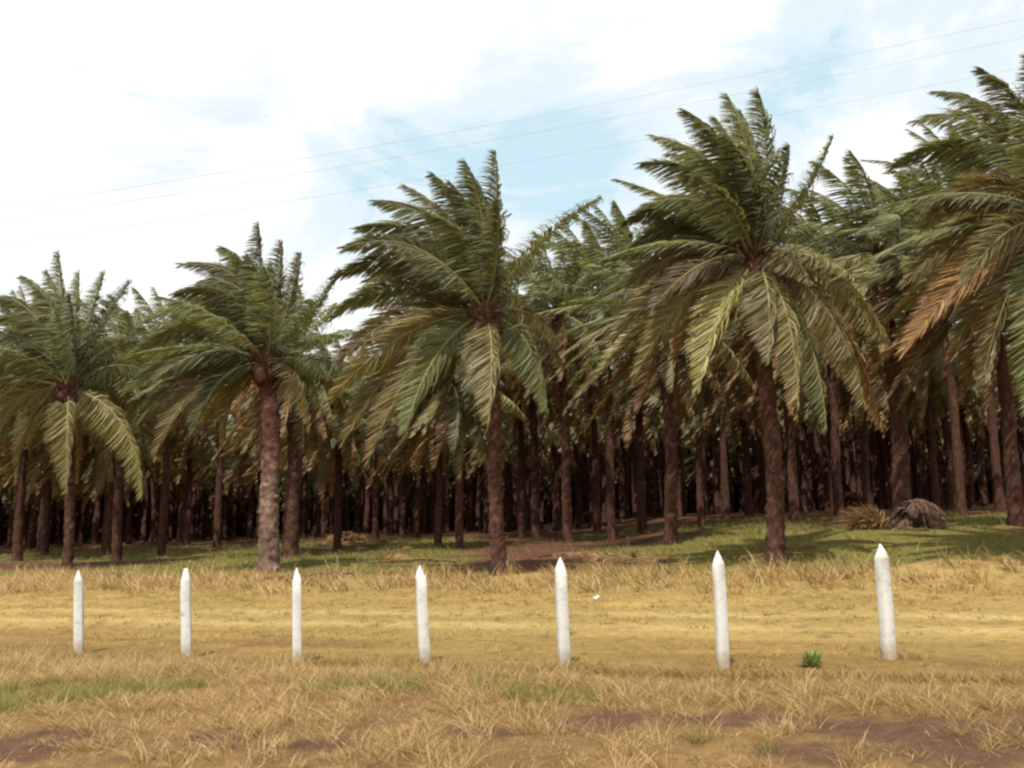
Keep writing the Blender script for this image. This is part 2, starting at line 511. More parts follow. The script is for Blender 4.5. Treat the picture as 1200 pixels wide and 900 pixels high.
hero('slender front palm with a full crown, between the fourth and fifth white posts', (568, 368), 27, 582, .21, .2, [
    (580, 178, .3, 12, 0), (545, 190, -.5, 10, -5), (508, 205, .4, 14, -14), (442, 236, -.4, 20, -35), (420, 268, .6, 14, -42),
    (394, 325, -.8, 5, -52), (388, 372, .5, 4, -48), (398, 420, -.6, -6, -52, 'o'), (386, 470, -1.2, -8, -52, 'o'),
    (402, 515, .2, -12, -52, 'o'), (432, 538, -1, -18, -58, 'o'), (475, 505, -2, -18, -42, 'g'), (572, 492, -2.2, 12, -40, 'y'),
    (640, 478, -.8, 25, -45), (655, 402, .8, 10, -38, 'o'), (704, 232, -.3, -14, -22, 'g', 1), (625, 300, 1.5, 0, -15),
    (612, 445, 1.5, 20, -40), (450, 450, .8, -5, -50, 'd'), (470, 290, 1.2, 10, -40), (520, 480, 1.0, -15, -40, 'o'),
    (475, 218, .9, 16, -20), (528, 215, -.9, 14, -8), (405, 290, -1.2, 6, -44), (430, 330, 1.3, 4, -44), (560, 215, 1.0, 10, -2), (500, 250, -1.4, 14, -20)], fill(FILL[:8]), 31)

hero('tallest front palm, its wind-bent crown highest against the sky, behind the sixth white post', (885, 302), 27, 908, .26, .2, [
    (888, 108, 0, 12, 0), (852, 112, -.5, 14, 0), (838, 138, .5, 14, -6), (802, 130, .3, 22, -18), (768, 160, -.6, 18, -32),
    (752, 192, .6, 12, -36), (722, 210, -.3, 4, -24, 'g', 1), (730, 262, .8, 2, -44), (738, 330, -.9, 4, -46, 'o'), (716, 400, -.3, -5, -58, 'o'),
    (745, 440, -1.5, -12, -52, 'o'), (820, 452, -2.2, -12, -42, 'y'), (976, 160, -.3, 12, 14, 'g', 1), (932, 238, 1, 5, -6, 'o'),
    (1000, 325, -1, 0, -38, 'y'), (1042, 400, -.8, 22, -52, 'o'), (1012, 470, -1, 35, -52, 'o'), (968, 500, -1.6, 30, -42, 'g'),
    (935, 470, -2.2, 22, -42, 'o'), (1032, 495, .5, 30, -60, 'd'), (900, 420, -2.4, 15, -34, 'y'), (790, 420, .8, -5, -50, 'd'),
    (950, 330, -2, 5, -30, 'y'),
    (820, 145, -.9, 20, -14), (868, 130, .9, 12, 0), (785, 180, 1.0, 16, -28), (760, 240, -1.2, 8, -36), (742, 290, 1.2, 4, -44), (850, 160, -1.4, 14, -8), (765, 360, -1.6, 0, -46, 'o')], fill(FILL), 32)

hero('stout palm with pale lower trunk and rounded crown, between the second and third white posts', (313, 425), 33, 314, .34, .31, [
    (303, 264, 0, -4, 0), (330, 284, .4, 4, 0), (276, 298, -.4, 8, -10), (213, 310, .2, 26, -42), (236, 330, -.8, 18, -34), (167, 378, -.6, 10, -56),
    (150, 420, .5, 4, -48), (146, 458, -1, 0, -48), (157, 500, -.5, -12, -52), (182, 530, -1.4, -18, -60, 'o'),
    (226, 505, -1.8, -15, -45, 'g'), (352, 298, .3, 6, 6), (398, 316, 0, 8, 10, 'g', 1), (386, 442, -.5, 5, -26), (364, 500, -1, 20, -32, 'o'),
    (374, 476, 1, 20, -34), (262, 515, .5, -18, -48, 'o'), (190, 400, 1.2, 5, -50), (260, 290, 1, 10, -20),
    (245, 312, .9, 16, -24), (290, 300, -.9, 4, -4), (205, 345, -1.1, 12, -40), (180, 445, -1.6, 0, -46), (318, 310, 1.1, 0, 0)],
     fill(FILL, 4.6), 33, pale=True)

hero('farthest left front palm, a pale frond hanging straight down its trunk, behind the leftmost post', (80, 455), 40, 79, .2, .2, [
    (68, 296, .2, -3, 0), (92, 320, .5, 3, 0), (26, 324, .4, 8, -26), (-8, 350, -.4, 4, -36), (-25, 400, .6, 0, -34), (-40, 450, -.6, 0, -34),
    (-40, 522, -.5, 0, -42, 'y'), (78, 575, -1.8, 0, -36, 'y'), (166, 582, -.8, 38, -46, 'y'), (152, 330, .8, -6, -10), (122, 320, .3, 0, -5),
    (160, 400, .4, 0, -30), (186, 442, 1, 0, -40), (132, 560, 1, 20, -50, 'o'), (20, 562, .8, -18, -52, 'o'), (45, 340, -.6, 5, -15),
    (0, 375, 1.0, 4, -32), (55, 318, 1.0, 2, -8), (10, 430, -1.2, 0, -34), (-20, 470, .8, 0, -40, 'o'), (82, 345, -1.0, 0, 0)],
     fill(FILL, 4.6), 34)

hero('palm at the far right edge, a brown-tinged frond reaching low to its left', (1240, 255), 24, 1252, .3, .26, [
    (1074, 142, -.3, 8, -56), (1100, 108, .3, 14, -42), (1150, 82, -.5, 12, -22), (1205, 66, .2, 6, -4), (1046, 195, .8, 6, -62),
    (1082, 265, -.8, 0, -52, 'o'), (1058, 412, -1, -4, -50, 'd'), (1062, 330, .6, -4, -60, 'o'), (1120, 410, .8, -12, -50, 'o'),
    (1150, 450, -1, -14, -48, 'o'), (1205, 480, -2, -12, -40, 'g'), (1130, 330, -2, -5, -45, 'y'), (1260, 90, .5, 6, 0), (1320, 150, 0, 0, -10),
    (1370, 230, .3, 0, -40), (1380, 330, -.5, 0, -60), (1340, 420, .5, 20, -50, 'o'), (1280, 470, -1.5, 16, -40, 'o')], fill(FILL), 35)

# ------------------------------------------------------------------ palms of the rows behind: four kinds, copied
PROTO = []
for k, (n, Ln, hgt, low) in enumerate([(42, 5.3, 8.6, -62), (46, 5.6, 9.4, -66), (40, 5.4, 9.0, -58), (46, 5.7, 10.0, -68)]):
    rng = np.random.RandomState(100 + k)
    parts = [('trunk', trunk_mesh((0, 0, -.4), (.1 * (k - 1.5), 0, hgt - .2), .23 + .03 * (k % 2), .19, rng, 12, 50, rough=.12))]
    parts.append(('frond_base', boots_mesh((.1 * (k - 1.5), 0, hgt), .48, 1.1, rng, 24)))
    for cv, B, kind in crown_fronds(rng, n, Ln, low, k % 2 == 1, windk=.24, droop=.32):
        parts.append(('frond', frond_mesh('frond', cv + np.array([.1 * (k - 1.5), 0, hgt]), B, rng, nl=58, ll=1.2, lw=.08, segs=3, wind=1.1, grav=.6,
                                          mats=frond_mats(kind), k=4, r0=.055)))
    PROTO.append((parts, hgt))

LOD = []
for k, (n, Ln, hgt, low) in enumerate([(38, 5.2, 9.0, -45), (42, 5.4, 9.6, -62), (36, 5.3, 8.8, -52)]):
    rng = np.random.RandomState(200 + k)
    crown = MB()
    for cv, B, kind in crown_fronds(rng, n, Ln, low, windk=.24, droop=.34, npt=9):
        fb = frond(cv + np.array([0, 0, hgt]), B, rng, nl=28, ll=1.25, lw=.16, segs=2, wind=1.1, grav=.6, k=3, r0=.06)
        mi = {'g': 0, 'o': 1, 'y': 1, 'd': 2}[kind]
        off = 0
        for V, Fq, mm in zip(fb.v, fb.f, fb.m):
            crown.add(V, Fq - off, mi if mm[0] == 0 else 3); off += len(V)
    LOD.append((trunk_mesh((0, 0, -.4), (0, 0, hgt),   .25, .2, rng, 8, 24, rough=.12),
                crown.mesh('crown', [M_GREEN, M_OLIVE, M_DRY, M_RACHIS]), hgt))


def palm(k, x, y, hgt, rz, label, group, detail=True, sxy=1.0):
    root = bpy.data.objects.new('oil_palm', None); COL.objects.link(root)
    root.location = (x, y, gz(x, y)); root.rotation_euler = (0, 0, rz)
    tag(root, label, 'palm tree', group)
    if detail:
        parts, h0 = PROTO[k]
        s = hgt / h0
        for nm, me in parts:
            o = bpy.data.objects.new(nm, me); COL.objects.link(o); o.parent = root
            if nm == 'trunk': o.scale = (sxy, sxy, s)
            else: o.location = (0, 0, hgt - h0)
    else:
        tm, cm, h0 = LOD[k]
        s = hgt / h0
        o = bpy.data.objects.new('trunk', tm); COL.objects.link(o); o.parent = root; o.scale = (sxy, sxy, s)
        o = bpy.data.objects.new('crown', cm); COL.objects.link(o); o.parent = root; o.location = (0, 0, hgt - h0)
    return root


placed = []


def second(px, Y, cy, k, label, sxy=1.0, rz=None):
    b = at(px, 620, Y)
    hgt = at(px, cy, Y).z
    palm(k, b.x, Y, hgt, random.uniform(-.35, .35) if rz is None else rz, label, 'palms of the second and third rows', True, sxy)
    placed.append((b.x, Y))


second(341, 44, 420, 1, 'dark thick palm trunk close behind the pale-trunked stout palm', 1.5)
second(137, 47, 430, 0, 'dark palm trunk just left of the second white post, under the drooping yellow frond')
second(190, 52, 420, 2, 'palm between the pale stout palm and the palm with the hanging frond, one row back')
second(20, 50, 425, 3, 'dark palm at the left edge, behind the leftmost palm of the front row')
second(513, 48, 455, 2, 'dark palm just left of the slender front palm, the left one of a close pair', .9)
second(538, 46, 450, 0, 'dark palm just left of the slender front palm, the right one of a close pair', .9)
second(665, 48, 368, 1, 'palm behind the fifth white post, its crown merging into the mass beside the slender palm')
second(716, 50, 345, 3, 'tall second row palm between the slender front palm and the tallest one')
second(628, 56, 405, 1, 'tall palm behind the right side of the slender front palm, crown above the others there')
second(752, 54, 318, 3, 'tall palm behind the drooping left fronds of the tallest palm')
second(786, 40, 375, 2, 'reddish trunked palm left of the tallest front palm, second row', 1.25)
second(700, 62, 425, 1, 'low crowned palm deep in the gap below the tall palm of the second row')
second(822, 50, 415, 3, 'palm with a low drooping crown left of the tallest trunk, hidden by its yellow frond', .8)
second(905, 60, 420, 1, 'palm hidden deep behind the trunk of the tallest palm')
second(1018, 56, 415, 3, 'palm with a brown skirt deep behind the small tan shrub')
second(1100, 60, 420, 1, 'low palm deep behind the rounded heap of dead fronds')
second(853, 58, 345, 0, 'thin dark palm directly left of the tallest palm trunk, third row')
second(932, 45, 380, 1, 'palm with lumpy trunk just right of the tallest palm, second row')
second(985, 50, 335, 3, 'palm halfway between the tallest palm and the last post, crown against the sky', 1.0)
second(1058, 36, 318, 2, 'thick dark palm right behind the seventh white post, beside the brown frond heap', 1.5)
second(1130, 46, 300, 0, 'palm in the dark right of the seventh post, under the brown-tinged frond')
second(1192, 33, 330, 1, 'palm cut by the right edge, its trunk rising behind the dark veil of trunks', 1.0)
second(1175, 52, 240, 3, 'tall palm behind the right edge, green crown top under the wires')
second(255, 62, 430, 1, 'thin palm deep between the pale stout palm and its left neighbour')
second(440, 60, 470, 0, 'palm in the dark gap between the stout and slender front palms', .9)
second(610, 58, 420, 3, 'palm right behind the slender front palm, a row deeper')

# the rest of the plantation on its triangular grid
random.seed(21)
cand = []
DX, DY = 6.9, 6.0
for i in range(1, 25):
    for j in range(-34, 35):
        u = j * DX + (DX / 2 if i % 2 else 0)
        vv = 17.5 + 14 + i * DY
        x = u + random.uniform(-1.0, 1.0)
        y = 11.4 + vv - SL * x * .8 + random.uniform(-1.0, 1.0)
        if y < 40: continue
        if abs(x) > .64 * y + 9: continue
        if any((x - a) ** 2 + (y - b) ** 2 < 5.5 ** 2 for a, b in placed): continue
        cand.append((x, y))
cand.sort(key=lambda p: p[1])
near_n = 245
for n, (x, y) in enumerate(cand[:near_n]):
    px = 600 + F * x / y
    hgt = random.uniform(7.4, 9.4) + (.5 if y > 62 else 0) + (1.5 if px > 620 else 0) + (.8 if px > 950 else 0)
    if y < 62:
        palm(random.randrange(4), x, y, hgt, random.uniform(-.4, .4), 'one of many dark palms crowding the middle rows of the plantation', 'palms of the middle rows', True, random.uniform(.85, 1.15))
    else:
        palm(random.randrange(3), x, y, hgt, random.uniform(-.5, .5), 'one of the small distant palms lost in the dark back rows', 'palms of the back rows', False, random.uniform(.85, 1.2))
print('palms', len(cand), 'individual', min(near_n, len(cand)), 'y at cut', cand[min(near_n, len(cand)) - 1][1])

# the far plantation, one dark mass, with low young palms between the trunks
rest = cand[near_n:]
mass = MB()
rng = np.random.RandomState(5)


def mesh_arrays(me):
    V = np.empty(len(me.vertices) * 3); me.vertices.foreach_get('co', V)
    Fi = np.empty(len(me.loops), np.int32); me.loops.foreach_get('vertex_index', Fi)
    mi = np.empty(len(me.polygons), np.int32); me.polygons.foreach_get('material_index', mi)
    return V.reshape(-1, 3), Fi.reshape(-1, 4), mi


LA = [(mesh_arrays(t), mesh_arrays(c)) for t, c, h in LOD]
for x, y in rest:
    (tv, tf, tm), (cv, cf, cm) = LA[rng.randint(3)]
    a = rng.uniform(-.5, .5); ca, sa = math.cos(a), math.sin(a)
    rot = np.array([[ca, -sa, 0], [sa, ca, 0], [0, 0, 1]])
    p = np.array([x, y, gz(x, y)])
    mass.add(tv @ rot.T * np.array([1.3, 1.3, 1]) + p, tf, 4)
    V = cv @ rot.T + p
    mass.add(V, cf, cm)
for i in range(1900):
    y = rng.uniform(78, 170); x = rng.uniform(-1, 1) * (.64 * y + 6)
    tv, tf, tm = LA[rng.randint(3)][0]
    mass.add(tv * np.array([1.0, 1.0, .85]) + np.array([x, y, gz(x, y)]), tf, 4)
for i in range(260):
    y = rng.uniform(88, 150); x = rng.uniform(-1, 1) * (.64 * y + 6)
    (tv, tf, tm), (cv, cf, cm) = LA[rng.randint(3)]
    a = rng.uniform(-.5, .5); ca, sa = math.cos(a), math.sin(a)
    rot = np.array([[ca, -sa, 0], [sa, ca, 0], [0, 0, 1]])
    hh = LOD[0][2] - rng.uniform(6.4, 8.2)
    V = (cv - np.array([0, 0, hh])) * .8
    V = V @ rot.T + np.array([x, y, gz(x, y)]); V[:, 2] = np.maximum(V[:, 2], .9 + .5 * rng.rand(len(V)))
    mass.add(V, cf, cm)
tag(link('palm_forest', mass.mesh('palm_forest', [M_GREEN, M_OLIVE, M_DRY, M_RACHIS, M_TRUNK])),
    'far back of the palm plantation, a dark mass of trunks and crowns', 'palm forest', kind='stuff')

# ------------------------------------------------------------------ ground


def lines(lo, hi, step, far):
    a = list(np.arange(lo, hi + 1e-6, step)); s = step
    x = hi
    while x < far: s *= 1.22; x += s; a.append(x)
    x = lo; s = step; pre = []
    while x > -far: s *= 1.22; x -= s; pre.append(x)
    return np.array(pre[::-1] + a)


gx = lines(-26, 24, .16, 4000); gy = lines(3, 46, .16, 4000)
X, Yg = np.meshgrid(gx, gy)
Z = gh(X, Yg)
V = np.stack([X, Yg, Z], -1).reshape(-1, 3)
nx = len(gx)
ii = (np.arange(len(gy) - 1) * nx)[:, None] + np.arange(nx - 1)[None]
Fq = np.stack([ii, ii + 1, ii + nx + 1, ii + nx], -1).reshape(-1, 4)
mb = MB(); mb.add(V, Fq)


def zone_cols(x, y):
    """albedo of what lies on the ground: thatch, soil, mown straw, leaf litter"""
    v = fence_v(x, y)
    along = x - SL * y
    c = np.empty(x.shape + (3,))
    thatch = np.array([.18, .11, .046]); mown = np.array([.30, .21, .074]); mownb = np.array([.205, .13, .046])
    straw = np.array([.28, .195, .072]); grn = np.array([.13, .115, .03]); litter = np.array([.10, .046, .03]); soil = np.array([.10, .054, .036])
    n1 = fbm(x * .6, y * .6, 1); n2 = fbm(along * .25, v * 2.2, 2); n3 = fbm(x * .16, y * .16, 5)
    near = 1 - sstep(-1.0, -.3, v + (n1 - .5) * .6)
    bands = sstep(1.2, 4.0, v + (n2 - .5) * 2.5)
    m = mownb + (mown - mownb) * bands[..., None]
    m = m * (.8 + .4 * n2)[..., None]
    m = m * (.82 + .36 * fbm(x * 1.3, y * 1.3, 6))[..., None]
    m = m + (np.array([.24, .175, .06]) - m) * (.55 * sstep(.5, .68, fbm(x * .35 + 9, y * .5, 7)))[..., None]
    trk = (.3 + .9 * vn(along * .5, v * 0 + 3, 4)) * (np.exp(-((v - 4.3 - .5 * (n1 - .5)) / .4) ** 2) + np.exp(-((v - 6.0 - .5 * (n1 - .5)) / .4) ** 2))
    m = m + (np.array([.46, .36, .16]) - m) * (.55 * trk)[..., None]
    c[:] = m
    w = sstep(9.0, 11.5, v + (n1 - .5) * 3)[..., None]; c = c + (straw - c) * w
    w = (sstep(14.5, 18, v + (n1 - .5) * 4))[..., None]; c = c + (grn - c) * w
    w = sstep(.5, .64, n3 + .2 * sstep(30, 55, v) - .02)[..., None] * sstep(15, 19, v)[..., None]; c = c + (litter - c) * w
    w = sstep(46, 66, v)[..., None]; c = c + (litter - c) * w
    c = c + (thatch * (.7 + .6 * n1)[..., None] - c) * near[..., None]
    s = blobs(SOILP, x, y) * 1.15; w = .9 * sstep(.25, .7, s + (fbm(x * 2.5, y * 2.5, 4) - .5) * 1.5)[..., None]
    c = c + (soil - c) * w
    return np.clip(c, 0, 1)


gm = mb.mesh('ground', [], True)
ca = gm.color_attributes.new('albedo', 'FLOAT_COLOR', 'POINT')
cc = zone_cols(X, Yg).reshape(-1, 3)
ca.data.foreach_set('color', np.concatenate([cc, np.ones((len(cc), 1))], 1).ravel())
m, nt, N, L = new_mat('ground')
at_ = N.new('ShaderNodeAttribute'); at_.attribute_name = 'albedo'
g = N.new('ShaderNodeNewGeometry')
n1 = noise(N, L, g.outputs['Position'], 6, 8, .7)
r1 = ramp(N, [(.25, (.55, .52, .5)), (.5, (1, 1, 1)), (.75, (1.35, 1.3, 1.2))]); L.new(n1.outputs['Fac'], r1.inputs[0])
n2 = noise(N, L, g.outputs['Position'], 45, 4, .7)
r2 = ramp(N, [(.3, (.6, .6, .6)), (.7, (1.35, 1.33, 1.3))]); L.new(n2.outputs['Fac'], r2.inputs[0])
col = mixc(N, L, 'MULTIPLY', 1.0, mixc(N, L, 'MULTIPLY', 1.0, at_.outputs['Color'], r1.outputs[0]), r2.outputs[0])
b = N.new('ShaderNodeBsdfPrincipled'); L.new(col, b.inputs['Base Color']); b.inputs['Roughness'].default_value = .95
b.inputs['Specular IOR Level'].default_value = .1
bp = N.new('ShaderNodeBump'); bp.inputs['Strength'].default_value = .7; bp.inputs['Distance'].default_value = .04
L.new(n2.outputs['Fac'], bp.inputs['Height']); L.new(bp.outputs[0], b.inputs['Normal'])
o = N.new('ShaderNodeOutputMaterial'); L.new(b.outputs[0], o.inputs[0])
gm.materials.append(m)
tag(link('ground', gm), 'flat grassy ground running from the roadside into the plantation', 'ground', kind='structure')

# ------------------------------------------------------------------ grass


def blades(x, y, hgt, wid, rng, segs=2, lean=.5, windk=.35, sink=.02):
    """curved blades standing at (x, y), each leaning its own way and with the wind"""
    n = len(x)
    a = rng.rand(n) * 2 * math.pi
    ln = lean * (.3 + rng.rand(n))
    d = np.stack([np.cos(a) * ln - windk * (.5 + rng.rand(n)), np.sin(a) * ln, np.ones(n)], 1)
    d /= np.linalg.norm(d, axis=1)[:, None]
    base = np.stack([x, y, gh(x, y) - sink], 1)
    ss = np.linspace(0, 1, segs + 1)
    out = np.array([1.0, 1.0, 0]) * d
    on = np.linalg.norm(out, axis=1)[:, None] + 1e-6
    out = out / on
    curl = (.3 + .9 * rng.rand(n))[:, None] * lean
    wd = np.stack([-np.sin(a + 1.57 + rng.randn(n) * .5), np.cos(a + 1.57 + rng.randn(n) * .5), np.zeros(n)], 1)
    Q = np.empty((n, segs + 1, 3)); Q[:, 0] = base
    for s in range(1, segs + 1):
        mid = (ss[s] + ss[s - 1]) / 2
        dd = d + out * curl * (mid * 1.6) - np.array([0, 0, 1.0]) * curl * mid ** 2
        dd /= np.linalg.norm(dd, axis=1)[:, None]
        Q[:, s] = Q[:, s - 1] + dd * (hgt / segs)[:, None]
    wp = np.interp(ss, [0, .4, 1], [.8, 1, .1])
    hw = (wid / 2)[:, None, None] * wp[None, :, None] * wd[:, None]
    V = np.stack([Q - hw, Q + hw], 2).reshape(-1, 3)
    st = (np.arange(n) * (segs + 1) * 2)[:, None]; s2 = np.arange(segs)[None] * 2
    return V, np.stack([st + s2, st + s2 + 1, st + s2 + 3, st + s2 + 2], -1).reshape(-1, 4)


M_STRAW = leaf_mat('straw_grass', [(0, (.16, .09, .034)), (.35, (.34, .225, .082)), (.75, (.49, .35, .142)), (1, (.6, .47, .25))], (.45, .34, .16), .25, .6, 0, .2)
M_THATCH = leaf_mat('brown_grass', [(0, (.17, .095, .045)), (.5, (.30, .19, .085)), (1, (.42, .30, .14))], (.3, .2, .1), .2, .7, 0, .15)
M_MOWN = leaf_mat('mown_grass', [(0, (.17, .11, .04)), (.45, (.30, .215, .074)), (.8, (.44, .32, .115)), (1, (.24, .19, .06))], (.45, .35, .14), .25, .6, 0, .15)
M_MOWNB = leaf_mat('mown_grass_brown', [(0, (.2, .13, .05)), (.5, (.31, .21, .075)), (.85, (.38, .28, .1)), (1, (.22, .22, .06))], (.3, .22, .1), .25, .6, 0, .15)
M_FRESH = leaf_mat('green_grass', [(0, (.075, .068, .018)), (.4, (.125, .118, .027)), (.7, (.18, .155, .04)), (1, (.32, .23, .08))], (.2, .21, .07), .3, .5, 0, .25)


def keep_view(x, y, pad=2.5):
    return np.abs(x) < .60 * y + pad


def scatter(n, vlo, vhi, ymin, ymax, rng, pad=2.5):
    """random points in a band behind the fence line, inside a bit more than the view"""
    u = rng.rand(n); y = ymin + (ymax - ymin) * np.sqrt(u) if ymax > 2 * ymin else ymin + (ymax - ymin) * u
    x = (rng.rand(n) * 2 - 1) * (.60 * ymax + pad)
    k = keep_view(x, y, pad); x, y = x[k], y[k]
    v = fence_v(x, y)
    k = (v > vlo) & (v < vhi)
    return x[k], y[k]


def stuff(name, parts, mats, label, cat='grass'):
    mb = MB()
    for (V, Fq), mi in parts: mb.add(V, Fq, mi)
    return tag(link(name, mb.mesh(name, mats)), label, cat, kind='stuff')


POSTS = [  # top x, bottom x, top y
    (92, 92, 668, 'leftmost white pointed post, smallest of the row, with a dark foot'),
    (218, 218.5, 666, 'white post with the bluntest tip, second from the left, left of the stout palm'),
    (348, 348, 665, 'white pointed post just right of the stout pale-trunked palm'),
    (492, 498, 662, 'white pointed post left of the slender palm, middle of the row of seven'),
    (656, 662, 653, 'white pointed post right of the slender palm, fifth of the row'),
    (841, 848, 645, 'white pointed post just left of the tallest palm trunk'),
    (1032, 1043, 637, 'rightmost white pointed post, leaning left in front of the brown frond heap')]
PF = (1.02, 1.01, 1.0, 1.02, 1.035, 1.055, 1.14)
M_VERGE = leaf_mat('verge_green', [(0, (.11, .115, .028)), (.5, (.19, .19, .045)), (1, (.32, .28, .09))], (.25, .25, .08), .3, .5, 0, .2)
rg = np.random.RandomState(11)
# roadside verge: clumps of dry grass, some green, bare soil between
parts = []
nx_, ny_ = scatter(9500, -9, -.35, 4.8, 16.5, rg)
soil = blobs(SOILP, nx_, ny_); grn = blobs(GREENP, nx_, ny_)
den = fbm(nx_ * 1.1, ny_ * 1.6, 3)
k = rg.rand(len(nx_)) < np.clip(1.25 * sstep(.25, .55, den) * (1 - .8 * sstep(.3, .8, soil)) + .08, 0, 1)
cx, cy, grn = nx_[k], ny_[k], grn[k]
edge = sstep(-1.6, -.5, fence_v(cx, cy))
for gsel, mi in ((grn < .33, 0), (grn >= .33, 2)):
    X0, Y0, E0 = cx[gsel], cy[gsel], edge[gsel]
    nb = 60
    r = np.abs(rg.randn(len(X0), nb)) * .085
    th = rg.rand(len(X0), nb) * 6.283
    bx = (X0[:, None] + r * np.cos(th)).ravel(); by = (Y0[:, None] + r * np.sin(th)).ravel()
    hh = np.repeat(.11 + .29 * rg.rand(len(X0)) ** 1.5 - .08 * E0, nb) * (.5 + .8 * rg.rand(len(bx)))
    parts.append((blades(bx, by, hh, .0035 + .0045 * rg.rand(len(bx)), rg, 3, .8, .3), mi))
x, y = scatter(330000, -9, -.3, 4.8, 16.5, rg)
s = blobs(SOILP, x, y); k = rg.rand(len(x)) < np.clip(1 - .7 * sstep(.2, .7, s), 0, 1)
x, y = x[k], y[k]
gsel = (blobs(GREENP, x, y) + .3 * (fbm(x * .9, y * .9, 6) - .5) > .42)
for sel, mi in ((gsel, 2), (~gsel & (rg.rand(len(x)) < .35), 1), (~gsel & (rg.rand(len(x)) < .8), 0)):
    n = sel.sum()
    parts.append((blades(x[sel], y[sel], .04 + .10 * rg.rand(n), .004 + .005 * rg.rand(n), rg, 2, 1.5, .3), mi))
stuff('dry_grass', parts, [M_STRAW, M_THATCH, M_VERGE], 'clumpy dry grass of the roadside verge with green patches and bare soil')

# mown strip behind the posts
x, y = scatter(520000, -.5, 11.5, 6, 34, rg)
v = fence_v(x, y); n2_ = fbm((x - SL * y) * .25, v * 2.2, 2)
k = rg.rand(len(x)) < np.clip(1.25 - .028 * y, .3, 1); x, y, v, n2_ = x[k], y[k], v[k], n2_[k]
brown = (v + (n2_ - .5) * 3 + rg.randn(len(x)) * .5) < 2.6
parts = []
for sel, mi, h in ((brown, 1, .07), (~brown, 0, .06)):
    n = sel.sum(); yy = y[sel]
    parts.append((blades(x[sel], yy, h * (.5 + rg.rand(n)), .006 + .0006 * yy + .004 * rg.rand(n), rg, 1, 1.0, .4), mi))
fringe = np.abs(rg.randn(16000)) * .16 * rg.choice([-1, 1], 16000)
fx = rg.uniform(-10, 8, 16000); fy = 11.4 - SL * fx + fringe
parts.append((blades(fx, fy, .06 + .14 * rg.rand(len(fx)) ** 2, .008 + .005 * rg.rand(len(fx)), rg, 2, .7, .35), 1))
tx_, ty_ = scatter(20000, .2, 11, 8, 32, rg)
kk = rg.rand(len(tx_)) < (.25 + .75 * sstep(.42, .62, fbm(tx_ * .7, ty_ * .9, 5))); tx_, ty_ = tx_[kk], ty_[kk]
r = np.abs(rg.randn(len(tx_), 16)) * .09; th = rg.rand(len(tx_), 16) * 6.283
bx = (tx_[:, None] + r * np.cos(th)).ravel(); by = (ty_[:, None] + r * np.sin(th)).ravel()
parts.append((blades(bx, by, np.repeat(.06 + .12 * rg.rand(len(tx_)), 16) * (.5 + .7 * rg.rand(len(bx))), .010 + .008 * rg.rand(len(bx)), rg, 2, .9, .35), 0))
bx, by = [], []
for tx0, bx0, ty0, _ in POSTS:
    Yp = 11.4 / (1 + SL * (bx0 - 600) / F) * PF[len(bx)]
    bx.append((bx0 - 600) / F * Yp + rg.randn(130) * .13); by.append(Yp + rg.randn(130) * .10)
bx = np.concatenate(bx); by = np.concatenate(by)
parts.append((blades(bx, by, .05 + .17 * rg.rand(len(bx)), .006 + .005 * rg.rand(len(bx)), rg, 3, .7, .35), 0))
stuff('mown_grass', parts, [M_MOWN, M_MOWNB], 'short yellow mown grass in the strip behind the white posts')

# taller straw in front of the palms
x, y = scatter(34000, 9.3, 18.5, 14, 46, rg)
v = fence_v(x, y); d = fbm(x * .45, y * .7, 4)
k = rg.rand(len(x)) < sstep(.28, .55, d) * sstep(9, 11, v + (d - .5) * 3) * (1 - sstep(14, 18, v + (d - .5) * 7)) * (1 - .9 * sstep(.25, .6, blobs(SOILP, x, y)))
x, y = x[k], y[k]
nb = 14
r = np.abs(rg.randn(len(x), nb)) * .16; th = rg.rand(len(x), nb) * 6.283
bx = (x[:, None] + r * np.cos(th)).ravel(); by = (y[:, None] + r * np.sin(th)).ravel()
hh = np.repeat(.2 + .5 * rg.rand(len(x)) ** 2.2, nb) * (.5 + .7 * rg.rand(len(bx)))
gs = np.repeat(rg.rand(len(x)) < .12, nb)
parts = [(blades(bx[~gs], by[~gs], hh[~gs], .014 + .012 * rg.rand((~gs).sum()), rg, 3, .6, .4), 0),
         (blades(bx[gs], by[gs], hh[gs], .014 + .012 * rg.rand(gs.sum()), rg, 3, .6, .4), 1)]
stuff('straw_grass', parts, [M_STRAW, M_FRESH], 'taller straw coloured grass tufts along the foot of the front palms')

# green undergrowth among the front palms
x, y = scatter(300000, 14.2, 58, 18, 90, rg, 4)
v = fence_v(x, y); n3_ = fbm(x * .16, y * .16, 5); d = fbm(x * .6, y * .6, 2)
lit = sstep(.5, .64, n3_ + .2 * sstep(30, 55, v) - .02)
pxx = 600 + F * x / y
dens = (1 - .85 * lit) * sstep(14, 17, v + (d - .5) * 4) * (1 - sstep(42, 58, v)) * (1 - .55 * sstep(420, 150, pxx)) * (1 - .9 * sstep(.25, .6, blobs(SOILP, x, y)))
k = rg.rand(len(x)) < dens; x, y, v = x[k], y[k], v[k]
n = len(x)
tall = sstep(.45, .75, fbm(x * .9, y * .9, 7))
parts = [(blades(x, y, (.08 + .2 * rg.rand(n) ** 1.5) * (1 + 1.6 * tall), .016 + .026 * rg.rand(n), rg, 2, .7, .35), 0)]
kk = rg.rand(n) < .16
parts.append((blades(x[kk] + .1, y[kk], .12 + .3 * rg.rand(kk.sum()) ** 1.5, .014 + .016 * rg.rand(kk.sum()), rg, 2, .8, .35), 2))
x, y = scatter(90000, 15, 90, 20, 110, rg, 4)
n = len(x)
parts.append((blades(x, y, .08 + .2 * rg.rand(n), .03 + .04 * rg.rand(n), rg, 1, 2.2, .2), 1))
